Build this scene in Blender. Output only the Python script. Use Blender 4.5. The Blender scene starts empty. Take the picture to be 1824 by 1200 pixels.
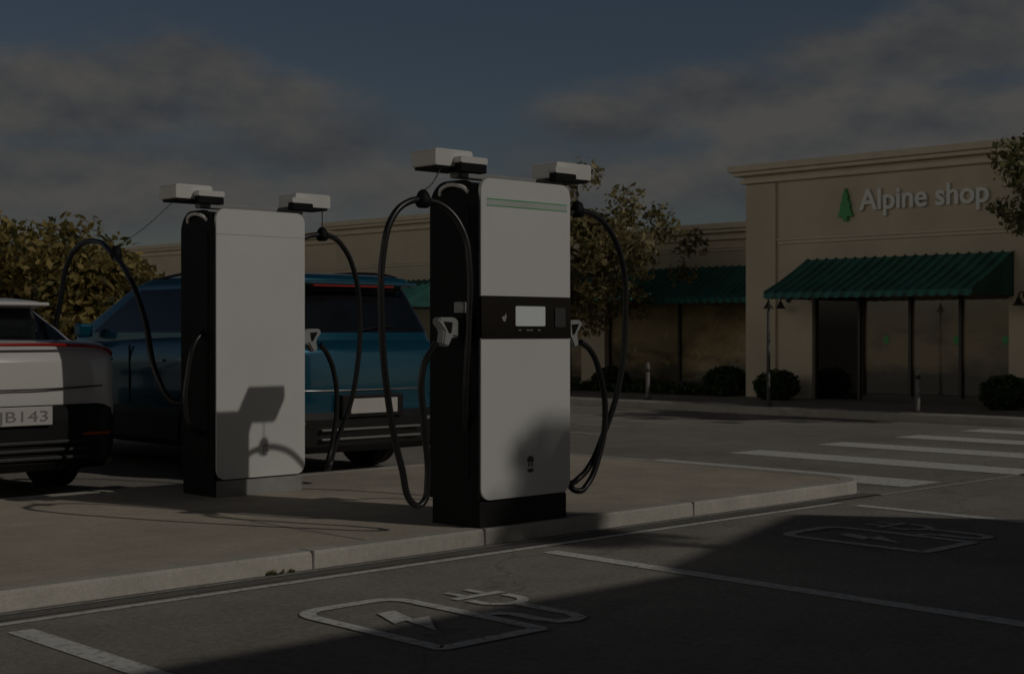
import bpy, bmesh, math, random
import numpy as np
from mathutils import Vector, Matrix
random.seed(7); rng=np.random.RandomState(11)
S=bpy.context.scene
COL=S.collection
R=math.radians

# ---------------------------------------------------------------- materials
def _nt(name):
    m=bpy.data.materials.new(name); m.use_nodes=True
    nt=m.node_tree; b=nt.nodes['Principled BSDF']
    return m,nt,b
def pbr(name,col,rough=0.6,metal=0.0,nscale=6.0,var=0.12,bump=0.0,bscale=60.0,coat=0.0,spec=0.5,emit=None,detail=4,col2=None,stretch=(1,1,1)):
    m,nt,b=_nt(name)
    N=nt.nodes; L=nt.links
    tc=N.new('ShaderNodeTexCoord'); mp=N.new('ShaderNodeMapping'); mp.inputs['Scale'].default_value=stretch
    L.new(tc.outputs['Object'],mp.inputs['Vector'])
    nz=N.new('ShaderNodeTexNoise'); nz.inputs['Scale'].default_value=nscale; nz.inputs['Detail'].default_value=detail
    L.new(mp.outputs[0],nz.inputs['Vector'])
    rp=N.new('ShaderNodeValToRGB'); L.new(nz.outputs['Fac'],rp.inputs[0])
    c2=col2 if col2 else tuple(c*(1+var) for c in col)
    c1=tuple(c*(1-var) for c in col)
    rp.color_ramp.elements[0].position=0.3; rp.color_ramp.elements[1].position=0.7
    rp.color_ramp.elements[0].color=(*c1,1); rp.color_ramp.elements[1].color=(*c2,1)
    L.new(rp.outputs[0],b.inputs['Base Color'])
    b.inputs['Roughness'].default_value=rough; b.inputs['Metallic'].default_value=metal
    b.inputs['Specular IOR Level'].default_value=spec
    b.inputs['Coat Weight'].default_value=coat; b.inputs['Coat Roughness'].default_value=0.04
    if bump>0:
        n2=N.new('ShaderNodeTexNoise'); n2.inputs['Scale'].default_value=bscale; n2.inputs['Detail'].default_value=3
        L.new(mp.outputs[0],n2.inputs['Vector'])
        bp=N.new('ShaderNodeBump'); bp.inputs['Strength'].default_value=bump; bp.inputs['Distance'].default_value=0.01
        L.new(n2.outputs['Fac'],bp.inputs['Height']); L.new(bp.outputs[0],b.inputs['Normal'])
    if emit:
        b.inputs['Emission Color'].default_value=(*emit[0],1); b.inputs['Emission Strength'].default_value=emit[1]
    return m

def ground_mat(name,base,speck,patch,tint=None,cracks=False,tiles=None):
    m,nt,b=_nt(name); N=nt.nodes; L=nt.links
    tc=N.new('ShaderNodeTexCoord')
    def noise(s,d=5,rough=.6):
        n=N.new('ShaderNodeTexNoise'); n.inputs['Scale'].default_value=s; n.inputs['Detail'].default_value=d; n.inputs['Roughness'].default_value=rough
        L.new(tc.outputs['Object'],n.inputs['Vector']); return n.outputs['Fac']
    def ramp(f,a,b_,lo,hi):
        r=N.new('ShaderNodeMapRange'); r.inputs['From Min'].default_value=a; r.inputs['From Max'].default_value=b_
        r.inputs['To Min'].default_value=lo; r.inputs['To Max'].default_value=hi; L.new(f,r.inputs['Value']); return r.outputs[0]
    def mul(a,b_):
        r=N.new('ShaderNodeMath'); r.operation='MULTIPLY'; L.new(a,r.inputs[0]); L.new(b_,r.inputs[1]); return r.outputs[0]
    f=mul(ramp(noise(0.35,4),.3,.7,1-patch,1+patch), ramp(noise(140,2,.7),.3,.7,1-speck,1+speck))
    f=mul(f,ramp(noise(3.2,6),.3,.7,1-patch*.6,1+patch*.6))
    f=mul(f,ramp(noise(28,3),.3,.7,1-speck*.5,1+speck*.5))
    f=mul(f,ramp(noise(1.1,5,.7),.60,.72,1,1-patch*1.1))
    if cracks:
        v=N.new('ShaderNodeTexVoronoi'); v.feature='DISTANCE_TO_EDGE'; v.inputs['Scale'].default_value=.28
        nn=N.new('ShaderNodeTexNoise'); nn.inputs['Scale'].default_value=1.4; nn.inputs['Detail'].default_value=6
        L.new(tc.outputs['Object'],nn.inputs['Vector'])
        mx=N.new('ShaderNodeVectorMath'); mx.operation='ADD'; L.new(tc.outputs['Object'],mx.inputs[0]); L.new(nn.outputs['Color'],mx.inputs[1]); L.new(mx.outputs[0],v.inputs['Vector'])
        f=mul(f,ramp(v.outputs['Distance'],0,.005,.72,1.0))
    if tiles:
        br=N.new('ShaderNodeTexBrick'); br.inputs['Scale'].default_value=tiles
        br.inputs['Color1'].default_value=(1,1,1,1); br.inputs['Color2'].default_value=(.86,.86,.86,1); br.inputs['Mortar'].default_value=(.55,.55,.55,1)
        br.inputs['Mortar Size'].default_value=.012; L.new(tc.outputs['Object'],br.inputs['Vector'])
        bw=N.new('ShaderNodeRGBToBW'); L.new(br.outputs['Color'],bw.inputs[0]); f=mul(f,bw.outputs[0])
    c=N.new('ShaderNodeVectorMath'); c.operation='SCALE'; c.inputs[0].default_value=base; L.new(f,c.inputs['Scale'])
    L.new(c.outputs[0],b.inputs['Base Color'])
    b.inputs['Roughness'].default_value=.85; b.inputs['Specular IOR Level'].default_value=.2
    bp=N.new('ShaderNodeBump'); bp.inputs['Strength'].default_value=.6; bp.inputs['Distance'].default_value=.006
    L.new(noise(160,3),bp.inputs['Height']); L.new(bp.outputs[0],b.inputs['Normal'])
    return m

def paint_mark_mat(name,paint,under,wear=.42):
    m,nt,b=_nt(name); N=nt.nodes; L=nt.links
    tc=N.new('ShaderNodeTexCoord')
    n=N.new('ShaderNodeTexNoise'); n.inputs['Scale'].default_value=22; n.inputs['Detail'].default_value=8; n.inputs['Roughness'].default_value=.75
    L.new(tc.outputs['Object'],n.inputs['Vector'])
    r=N.new('ShaderNodeValToRGB'); r.color_ramp.elements[0].position=wear-.06; r.color_ramp.elements[1].position=wear+.1
    r.color_ramp.elements[0].color=(*under,1); r.color_ramp.elements[1].color=(*paint,1)
    L.new(n.outputs['Fac'],r.inputs[0]); L.new(r.outputs[0],b.inputs['Base Color']); b.inputs['Roughness'].default_value=.7
    return m

def leaf_mat(name,c1,c2,c3):
    m,nt,b=_nt(name); N=nt.nodes; L=nt.links
    g=N.new('ShaderNodeNewGeometry'); tc=N.new('ShaderNodeTexCoord')
    n=N.new('ShaderNodeTexNoise'); n.inputs['Scale'].default_value=1.3; n.inputs['Detail'].default_value=2; L.new(tc.outputs['Object'],n.inputs['Vector'])
    a=N.new('ShaderNodeMath'); a.operation='ADD'; L.new(g.outputs['Random Per Island'],a.inputs[0]); L.new(n.outputs['Fac'],a.inputs[1])
    h=N.new('ShaderNodeMath'); h.operation='MULTIPLY'; h.inputs[1].default_value=.5; L.new(a.outputs[0],h.inputs[0])
    r=N.new('ShaderNodeValToRGB'); L.new(h.outputs[0],r.inputs[0])
    r.color_ramp.elements[0].position=.25; r.color_ramp.elements[0].color=(*c1,1)
    r.color_ramp.elements[1].position=.8; r.color_ramp.elements[1].color=(*c3,1)
    e=r.color_ramp.elements.new(.5); e.color=(*c2,1)
    L.new(r.outputs[0],b.inputs['Base Color']); b.inputs['Roughness'].default_value=.6
    tr=N.new('ShaderNodeBsdfTranslucent'); L.new(r.outputs[0],tr.inputs[0])
    mx=N.new('ShaderNodeMixShader'); mx.inputs[0].default_value=.45
    L.new(b.outputs[0],mx.inputs[1]); L.new(tr.outputs[0],mx.inputs[2]); L.new(mx.outputs[0],N['Material Output'].inputs[0])
    return m

def awning_mat():
    m,nt,b=_nt('green_canvas'); N=nt.nodes; L=nt.links
    tc=N.new('ShaderNodeTexCoord'); sp=N.new('ShaderNodeSeparateXYZ'); L.new(tc.outputs['Object'],sp.inputs[0])
    a=N.new('ShaderNodeMath'); a.operation='MULTIPLY'; a.inputs[1].default_value=1/.19; L.new(sp.outputs[1],a.inputs[0])
    f=N.new('ShaderNodeMath'); f.operation='FRACT'; L.new(a.outputs[0],f.inputs[0])
    pp=N.new('ShaderNodeMath'); pp.operation='PINGPONG'; pp.inputs[1].default_value=.5; L.new(f.outputs[0],pp.inputs[0])
    n=N.new('ShaderNodeTexNoise'); n.inputs['Scale'].default_value=2.2; n.inputs['Detail'].default_value=5; L.new(tc.outputs['Object'],n.inputs['Vector'])
    s=N.new('ShaderNodeMath'); s.operation='MULTIPLY_ADD'; s.inputs[1].default_value=1.0; L.new(pp.outputs[0],s.inputs[0]); L.new(n.outputs['Fac'],s.inputs[2])
    r=N.new('ShaderNodeValToRGB'); r.color_ramp.elements[0].position=.45; r.color_ramp.elements[1].position=.95
    r.color_ramp.elements[0].color=(.012,.078,.064,1); r.color_ramp.elements[1].color=(.032,.19,.165,1)
    L.new(s.outputs[0],r.inputs[0]); L.new(r.outputs[0],b.inputs['Base Color']); b.inputs['Roughness'].default_value=.65
    return m

def painted_glow_glass(name,lo,hi):  # warm window light and reflections painted into base colour, by noise and height
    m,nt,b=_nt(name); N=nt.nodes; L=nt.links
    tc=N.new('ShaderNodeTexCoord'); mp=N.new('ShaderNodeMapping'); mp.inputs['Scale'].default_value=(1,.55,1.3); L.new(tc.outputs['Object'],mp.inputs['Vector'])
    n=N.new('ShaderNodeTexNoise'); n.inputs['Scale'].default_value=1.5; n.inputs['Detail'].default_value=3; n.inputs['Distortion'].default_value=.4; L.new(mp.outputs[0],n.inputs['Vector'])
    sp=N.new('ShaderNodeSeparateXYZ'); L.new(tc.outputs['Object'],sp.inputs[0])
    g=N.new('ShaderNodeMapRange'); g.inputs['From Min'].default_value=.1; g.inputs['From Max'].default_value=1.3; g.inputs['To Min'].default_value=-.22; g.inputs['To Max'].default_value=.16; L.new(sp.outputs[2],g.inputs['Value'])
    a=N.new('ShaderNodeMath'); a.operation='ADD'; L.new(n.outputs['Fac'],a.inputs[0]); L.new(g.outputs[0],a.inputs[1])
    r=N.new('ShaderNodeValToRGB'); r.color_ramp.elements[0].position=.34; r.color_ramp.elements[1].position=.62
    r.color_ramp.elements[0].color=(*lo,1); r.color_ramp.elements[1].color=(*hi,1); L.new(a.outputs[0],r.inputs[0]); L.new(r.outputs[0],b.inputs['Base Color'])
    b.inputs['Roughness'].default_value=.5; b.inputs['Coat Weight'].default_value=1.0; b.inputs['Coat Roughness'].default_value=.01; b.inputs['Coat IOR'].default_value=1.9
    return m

ASPH=(.335,.312,.278)
M={}
M['asphalt']=ground_mat('asphalt',ASPH,.36,.18,cracks=True)
M['pavement']=ground_mat('concrete_pavement',(.52,.46,.38),.18,.18)
M['sidewalk']=ground_mat('sidewalk_concrete',(.42,.39,.345),.12,.12,tiles=.7)
M['kerb']=ground_mat('kerb_concrete',(.52,.49,.44),.16,.18)
M['gutter']=ground_mat('gutter',(.20,.19,.18),.2,.15)
M['joint']=ground_mat('slab_joint',(.38,.34,.28),.2,.15)
M['grass']=ground_mat('planting_soil',(.05,.06,.025),.5,.3)
M['mark']=paint_mark_mat('road_paint',(.80,.80,.77),ASPH,.40)
M['markdim']=paint_mark_mat('worn_road_paint',(.60,.60,.57),ASPH,.46)
M['mark2']=paint_mark_mat('symbol_paint',(.80,.80,.77),ASPH,.41)
M['stucco']=pbr('stucco',(.66,.575,.45),.9,nscale=1.1,var=.08,bump=.3,bscale=120)
M['stucco2']=pbr('stucco_trim',(.73,.65,.52),.85,nscale=3.0,var=.06,bump=.15,bscale=120)
M['awning']=awning_mat()
M['glass']=painted_glow_glass('shop_glass_painted_glow',(.02,.018,.012),(.27,.205,.105))
M['glasstan']=painted_glow_glass('shop_glass_painted_tan_glow',(.07,.056,.03),(.44,.33,.17))
M['doorglass']=pbr('door_glass',(.010,.009,.008),.05,var=.3,nscale=1,spec=.5)
M['darkframe']=pbr('dark_window_frame',(.03,.028,.025),.4,var=.1)
M['white']=pbr('white_powder_coat',(.72,.72,.71),.38,nscale=2.5,var=.03,bump=.02,bscale=300,coat=.15)
M['whiteplastic']=pbr('white_plastic',(.70,.69,.665),.45,nscale=5,var=.04)
M['black']=pbr('black_plastic',(.008,.008,.009),.6,nscale=8,var=.2,bump=.03,bscale=200,spec=.16)
M['blackgloss']=pbr('black_gloss',(.006,.006,.007),.1,var=.1,spec=.3)
M['plinth']=pbr('sunlit_plinth',(.30,.30,.29),.6,var=.15,bump=.1,bscale=80)  # lighter plinth copy, sunlight put into the base colour
M['plinthshaded']=pbr('shaded_plinth',(.018,.018,.018),.6,var=.15,bump=.1,bscale=80,spec=.25)  # darker plinth copy, shade put into the base colour
M['rubber']=pbr('cable_rubber',(.014,.014,.015),.36,nscale=30,var=.2)
M['greygun']=pbr('grey_plastic',(.34,.35,.35),.4,var=.05)
M['greentrim']=pbr('green_trim',(.16,.48,.22),.5,var=.1)
M['palegreen']=pbr('pale_trim_band',(.52,.57,.52),.45,var=.04)
M['screen']=pbr('lit_screen',(.55,.58,.58),.2,var=.03,nscale=20,emit=((.85,.9,.9),.06))
M['hinge']=pbr('reader_grey',(.05,.05,.05),.4,var=.1)
M['seam']=pbr('panel_seam',(.40,.40,.40),.5,var=.1)
M['bluepaint']=pbr('blue_car_paint',(.008,.10,.165),.2,metal=.45,nscale=300,var=.2,coat=1.0)
M['whitepaint']=pbr('white_car_paint',(.76,.74,.72),.25,metal=.0,nscale=300,var=.04,coat=1.0)
M['carglass']=pbr('car_glass',(.008,.011,.014),.03,var=.2,spec=.9)
M['clad']=pbr('car_cladding',(.014,.014,.015),.45,var=.15,bump=.05,bscale=150,spec=.3)
M['tyre']=pbr('tyre_rubber',(.014,.014,.014),.8,var=.2,bump=.1,bscale=60)
M['rim']=pbr('alloy_rim',(.18,.18,.19),.3,metal=.8,var=.1)
M['chrome']=pbr('satin_metal',(.4,.4,.4),.3,metal=.9,var=.05)
M['red']=pbr('red_lamp',(.42,.02,.018),.2,var=.1)
M['orange']=pbr('orange_reflector',(.5,.09,.02),.3,var=.1)
M['plate']=pbr('license_plate',(.62,.60,.57),.4,var=.05)
M['ink']=pbr('dark_lettering',(.24,.235,.23),.5,var=.05)
M['signwhite']=pbr('sign_lettering_white',(.88,.88,.86),.5,var=.03)
M['signgreen']=pbr('sign_green',(.05,.36,.11),.4,var=.06,nscale=3)
M['bark']=pbr('bark',(.10,.075,.055),.9,nscale=12,var=.4,bump=.6,bscale=30,stretch=(1,1,.25))
M['metalpost']=pbr('post_metal',(.10,.095,.085),.5,var=.1)
M['postlight']=pbr('bollard_grey',(.20,.19,.175),.6,var=.1)
M['leaf_autumn']=leaf_mat('leaf_olive_gold',(.05,.055,.016),(.26,.21,.06),(.60,.46,.17))
M['leaf_mid']=leaf_mat('leaf_olive',(.07,.07,.03),(.28,.24,.10),(.55,.46,.23))
M['leaf_green']=leaf_mat('leaf_green',(.02,.045,.015),(.05,.10,.03),(.12,.18,.06))
M['leaf_gold']=leaf_mat('leaf_yellowed',(.06,.07,.025),(.18,.18,.07),(.42,.38,.18))

# ---------------------------------------------------------------- helpers
def meta(o,label=None,category=None,group=None,kind=None):
    if label:o['label']=label
    if category:o['category']=category
    if group:o['group']=group
    if kind:o['kind']=kind
    return o
def link(name,me,mat,parent=None,loc=(0,0,0),smooth=False):
    o=bpy.data.objects.new(name,me); COL.objects.link(o)
    if mat is not None:
        me.materials.clear(); me.materials.append(mat)
    if smooth:
        for p in me.polygons:p.use_smooth=True
    o.location=loc
    if parent:o.parent=parent
    return o
def empty(name,loc,**k):
    o=bpy.data.objects.new(name,None); COL.objects.link(o); o.location=loc; o.empty_display_size=.2
    return meta(o,**k)
def bm_mesh(bm,name,recalc=True):
    if recalc: bmesh.ops.recalc_face_normals(bm,faces=bm.faces)
    me=bpy.data.meshes.new(name); bm.to_mesh(me); bm.free(); return me
def addbox(bm,x0,x1,y0,y1,z0,z1,bev=0,seg=2):
    r=bmesh.ops.create_cube(bm,size=1)
    vs=r['verts']
    for v in vs:
        v.co=Vector(((x0+x1)/2+v.co.x*(x1-x0),(y0+y1)/2+v.co.y*(y1-y0),(z0+z1)/2+v.co.z*(z1-z0)))
    if bev>0:
        es=set()
        for v in vs:
            for e in v.link_edges: es.add(e)
        bmesh.ops.bevel(bm,geom=list(es),offset=bev,segments=seg,affect='EDGES',profile=.5)
def boxes(name,lst,mat,parent=None,loc=(0,0,0),bev=0,smooth=False):
    bm=bmesh.new()
    for b in lst: addbox(bm,*b,bev=bev)
    return link(name,bm_mesh(bm,name),mat,parent,loc,smooth)
def each(name,lst,mat,parent=None,loc=(0,0,0),bev=0):
    for b in lst: boxes(name,[b],mat,parent,loc,bev)
def prism(bm,pts,axis,a,b):
    def P(p,t):
        return {'x':(t,p[0],p[1]),'y':(p[0],t,p[1]),'z':(p[0],p[1],t)}[axis]
    v0=[bm.verts.new(P(p,a)) for p in pts]; v1=[bm.verts.new(P(p,b)) for p in pts]
    n=len(pts)
    bm.faces.new(v0); bm.faces.new(v1[::-1])
    for i in range(n): bm.faces.new((v0[i],v1[i],v1[(i+1)%n],v0[(i+1)%n]))
def prismobj(name,pts,axis,a,b,mat,parent=None,loc=(0,0,0),bev=0):
    bm=bmesh.new(); prism(bm,pts,axis,a,b)
    if bev>0: bmesh.ops.bevel(bm,geom=list(bm.edges),offset=bev,segments=2,affect='EDGES',profile=.5)
    return link(name,bm_mesh(bm,name),mat,parent,loc)
def rrect(x0,x1,z0,z1,r,n=8,rs=None):
    pts=[]
    rr=rs or (r,r,r,r) # bl,br,tr,tl
    for (cx,cz,a,q) in ((x0+rr[0],z0+rr[0],180,rr[0]),(x1-rr[1],z0+rr[1],270,rr[1]),(x1-rr[2],z1-rr[2],0,rr[2]),(x0+rr[3],z1-rr[3],90,rr[3])):
        for i in range(n+1):
            t=R(a+90*i/n); pts.append((cx+q*math.cos(t),cz+q*math.sin(t)))
    return pts
def sheet(name,polys,z,mat,label,kind='structure'):
    me=bpy.data.meshes.new(name); vs=[];fs=[]
    for p in polys:
        fs.append(tuple(range(len(vs),len(vs)+len(p)))); vs+= [(x,y,z) for x,y in p]
    me.from_pydata(vs,[],fs); me.update()
    bm=bmesh.new(); bm.from_mesh(me); bmesh.ops.recalc_face_normals(bm,faces=bm.faces)
    for f in bm.faces:
        if f.normal.z<0:f.normal_flip()
    bm.to_mesh(me); bm.free()
    return meta(link(name,me,mat),label=label,kind=kind)
def tomesh(o,name):
    dg=bpy.context.evaluated_depsgraph_get(); dg.update()
    me=bpy.data.meshes.new_from_object(o.evaluated_get(dg)); me.name=name
    bpy.data.objects.remove(o); return me
def tube(name,pts,rad,mat,parent=None,loc=(0,0,0),res=10,radii=None):
    cu=bpy.data.curves.new(name,'CURVE'); cu.dimensions='3D'; cu.bevel_depth=rad; cu.bevel_resolution=3; cu.resolution_u=res; cu.use_fill_caps=True
    sp=cu.splines.new('BEZIER'); sp.bezier_points.add(len(pts)-1)
    for i,p in enumerate(pts):
        bp=sp.bezier_points[i]; bp.co=p; bp.handle_left_type='AUTO'; bp.handle_right_type='AUTO'
        if radii: bp.radius=radii[i]
    o=bpy.data.objects.new(name,cu); COL.objects.link(o)
    me=tomesh(o,name)
    return link(name,me,mat,parent,loc,smooth=True)
def textmesh(name,txt,size,extr,mat,mtx,offset=0.0,parent=None,width=None,bev=0):
    cu=bpy.data.curves.new(name,'FONT'); cu.body=txt; cu.size=size; cu.extrude=extr; cu.offset=offset; cu.bevel_depth=bev
    o=bpy.data.objects.new(name,cu); COL.objects.link(o)
    me=tomesh(o,name)
    xs=[v.co.x for v in me.vertices]; x0=min(xs); w=max(xs)-x0
    k=(width/w) if width else 1
    for v in me.vertices: v.co.x=(v.co.x-x0)*k
    me.transform(mtx)
    return link(name,me,mat,parent)
def lathe(name,prof,mat,parent=None,loc=(0,0,0),n=40,axis='x',smooth=True):
    bm=bmesh.new(); rings=[]
    for (r,a) in prof:
        ring=[]
        for i in range(n):
            t=2*math.pi*i/n
            c,s=math.cos(t)*r,math.sin(t)*r
            ring.append(bm.verts.new({'x':(a,c,s),'z':(c,s,a)}[axis]))
        rings.append(ring)
    for j in range(len(rings)-1):
        for i in range(n): bm.faces.new((rings[j][i],rings[j][(i+1)%n],rings[j+1][(i+1)%n],rings[j+1][i]))
    bm.faces.new(rings[0]); bm.faces.new(rings[-1])
    return link(name,bm_mesh(bm,name),mat,parent,loc,smooth)

# ---------------------------------------------------------------- ground
def rect(x0,x1,y0,y1): return [(x0,y0),(x1,y0),(x1,y1),(x0,y1)]
g=sheet('ground',[rect(-400,500,-400,500)],0,M['asphalt'],'worn grey asphalt of the car park and street')
KY=6.47; KB=10.1; KXR=10.38; KH=.10
def kerbed(name,x0,x1,y0,y1,h,rc,mat_top,mat_k,kw,labels,corner=True):
    bm=bmesh.new()
    rs=(0.02,rc,rc,0.02)
    prism(bm,rrect(x0+kw,x1-kw,y0+kw,y1-kw,.1,rs=(0.02,max(rc-kw,.02),max(rc-kw,.02),.02)),'z',.0,h-.004)
    o=meta(link(name,bm_mesh(bm,name),mat_top),label=labels[0],kind='structure')
    bm=bmesh.new()
    outer=rrect(x0,x1,y0,y1,.1,rs=rs); inner=rrect(x0+kw,x1-kw,y0+kw,y1-kw,.1,rs=(.02,max(rc-kw,.02),max(rc-kw,.02),.02))
    n=len(outer); b=.015
    def sh(p,q,k): return (p[0]+(q[0]-p[0])*k,p[1]+(q[1]-p[1])*k)
    l0=[bm.verts.new((*p,0)) for p in outer]
    l1=[bm.verts.new((*sh(p,q,.03),h-b)) for p,q in zip(outer,inner)]
    l2=[bm.verts.new((*sh(p,q,.14),h)) for p,q in zip(outer,inner)]
    l3=[bm.verts.new((*q,h)) for q in inner]
    l4=[bm.verts.new((*q,h-.03)) for q in inner]
    for a,c in ((l0,l1),(l1,l2),(l2,l3),(l3,l4)):
        for i in range(n): bm.faces.new((a[i],a[(i+1)%n],c[(i+1)%n],c[i]))
    k=meta(link('kerb',bm_mesh(bm,'kerb'),mat_k),label=labels[1],kind='structure')
    return o,k
kerbed('pavement',-30,KXR,KY,KB,KH,.45,M['pavement'],M['kerb'],.13,('pale concrete charging island pavement','light concrete kerb around the charging island'))
for i,x in enumerate([-2.1,.2,2.4,4.72,6.0,8.0]):
    o=boxes('kerb_joint',[(x-.006,x+.006,KY-.002,KY+.13,0.0,KH+.001)],M['gutter']); meta(o,label='dark joint between kerb stones',kind='structure')
for i,(x) in enumerate((-1.0,5.2)):
    sheet('pavement_joint',[rect(x-.006,x+.006,KY+.14,KB-.14)],KH-.0005,M['joint'],'saw cut joint across the island pavement')
sheet('gutter',[rect(-30,KXR-.25,6.27,KY-.005)],.004,M['gutter'],'dark gutter strip along the island kerb')
sheet('parking_line',[rect(-30,9.4,6.17,6.225)],.004,M['mark'],'thin white line running beside the kerb')
sheet('parking_line',[rect(-30,9.4,6.385,6.405)],.008,M['markdim'],'thin pale joint line in the gutter')
for x in (-.42,2.83,6.10,9.37):
    sheet('parking_line',[rect(x-.06,x+.06,.6 if x>2 else 3,6.02)],.004,M['mark'],'white painted line dividing the parking bays')
sheet('parking_line',[rect(9.45,14,6.25,6.31)],.004,M['markdim'],'thin white line at the parking bay end')
for i,x in enumerate((11.05,12.7,14.35,16.0,17.6)):
    sheet('crosswalk_stripe',[rect(x-.29,x+.29,5.4 if i else 6.45,9.58)],.004,M['mark'],'white painted crosswalk stripe on asphalt')
for (x,y) in ((12.6,13.0),(13.5,12.9),(14.8,13.6),(15.8,13.5),(14.9,15.5),(16.4,15.6)):
    sheet('road_marking',[rect(x-.08,x+.08,y-.5,y+.5)],.004,M['markdim'],'short worn white road marking')

def ev_symbol(cx,cy,idx):
    polys=[]
    def stroke(pts,w,closed=False):
        n=len(pts); out=[];inn=[]
        for i in range(n):
            if closed: a=pts[i-1];b=pts[i];c=pts[(i+1)%n]
            else: a=pts[max(i-1,0)];b=pts[i];c=pts[min(i+1,n-1)]
            t=Vector((c[0]-a[0],c[1]-a[1])).normalized(); nn=Vector((-t.y,t.x))
            out.append((b[0]+nn.x*w/2,b[1]+nn.y*w/2)); inn.append((b[0]-nn.x*w/2,b[1]-nn.y*w/2))
        m=n if closed else n-1
        for i in range(m):
            j=(i+1)%n; polys.append([out[i],out[j],inn[j],inn[i]])
    bw=.078
    body=rrect(-.31,.31,-.5,.52,.1,n=5,rs=(.02,.02,.14,.14))
    stroke(body,bw,True)
    polys.append([(-.02,.26),(.09,.26),(.02,.05),(-.12,.02)])
    polys.append([(-.03,.045),(.12,.045),(-.08,-.22)])
    h=[(.355,-.1),(.42,-.12),(.46,-.2),(.46,-.36),(.49,-.44),(.56,-.47),(.64,-.44),(.67,-.36),(.67,-.02)]
    stroke(h,.074)
    plug=[(.54,.21)]+[(.67+.13*math.cos(R(a)),.12+.11*math.sin(R(a))) for a in range(180,361,20)]+[(.80,.21)]
    stroke(plug,.06)
    polys.append(rect(.50,.84,.243,.30))
    polys.append(rect(.575,.625,.305,.43)); polys.append(rect(.715,.765,.305,.43))
    polys=[[(cx+x*.93,cy+y*1.0) for x,y in p] for p in polys]
    sheet('road_marking',polys,.006,M['mark2'] ,'white painted electric charging station symbol on the bay')
ev_symbol(4.20,4.98,0); ev_symbol(7.95,4.97,1)

kerbed('sidewalk',18.6,40,-30,90,.12,.02,M['sidewalk'],M['kerb'],.16,('tiled concrete sidewalk in front of the shops','concrete kerb of the shop sidewalk'))
sheet('planting_bed',[rect(21.0,23.46,16.2,24)],.124,M['grass'],'dark soil and ground cover planting bed')

# ---------------------------------------------------------------- buildings
def awning(E,y0,y1,zt,zl,pr,mat=None):
    n=max(4,int(round((y1-y0)/.19))); bm=bmesh.new()
    V=.11
    def add(p): return bm.verts.new(p)
    m=n*6
    rows=[]
    for k in range(7):
        t=k/6; row=[]
        for i in range(m+1):
            y=y0+(y1-y0)*i/m; ph=(i%6)
            ridge=.024 if ph==0 else -.010*math.sin(math.pi*ph/6)
            sag=-.03*math.sin(math.pi*t)
            row.append(add((-.01-pr*t,y,zt+(zl-zt)*t+ridge+sag)))
        rows.append(row)
    row=[]
    for i in range(m+1):
        y=y0+(y1-y0)*i/m; ph=(i%6)/6
        row.append(add((-.012-pr,y,zl-V*(.62+.38*math.sin(math.pi*ph)))))
    rows.append(row)
    for a,b in zip(rows,rows[1:]):
        for i in range(m): bm.faces.new((a[i],a[i+1],b[i+1],b[i]))
    for y in (y0,y1):
        a=add((-.01,y,zt-.002));b=add((-.01-pr,y,zl-.002));c=add((-.01-pr,y,zl-V*.8)); d=add((-.01,y,zl-V*.8))
        bm.faces.new((a,b,c,d))
    o=link('awning',bm_mesh(bm,'awning'),M['awning'],E)
    boxes('awning_frame',[(-pr+.03,-.01,y0+.01,y0+.03,zl-.10,zl-.07),(-pr+.03,-.01,y1-.05,y1-.03,zl-.10,zl-.07),(-pr+.005,-pr+.0295,y0+.01,y1-.03,zl-.10,zl-.07)],M['darkframe'],E)
    return o
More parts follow.
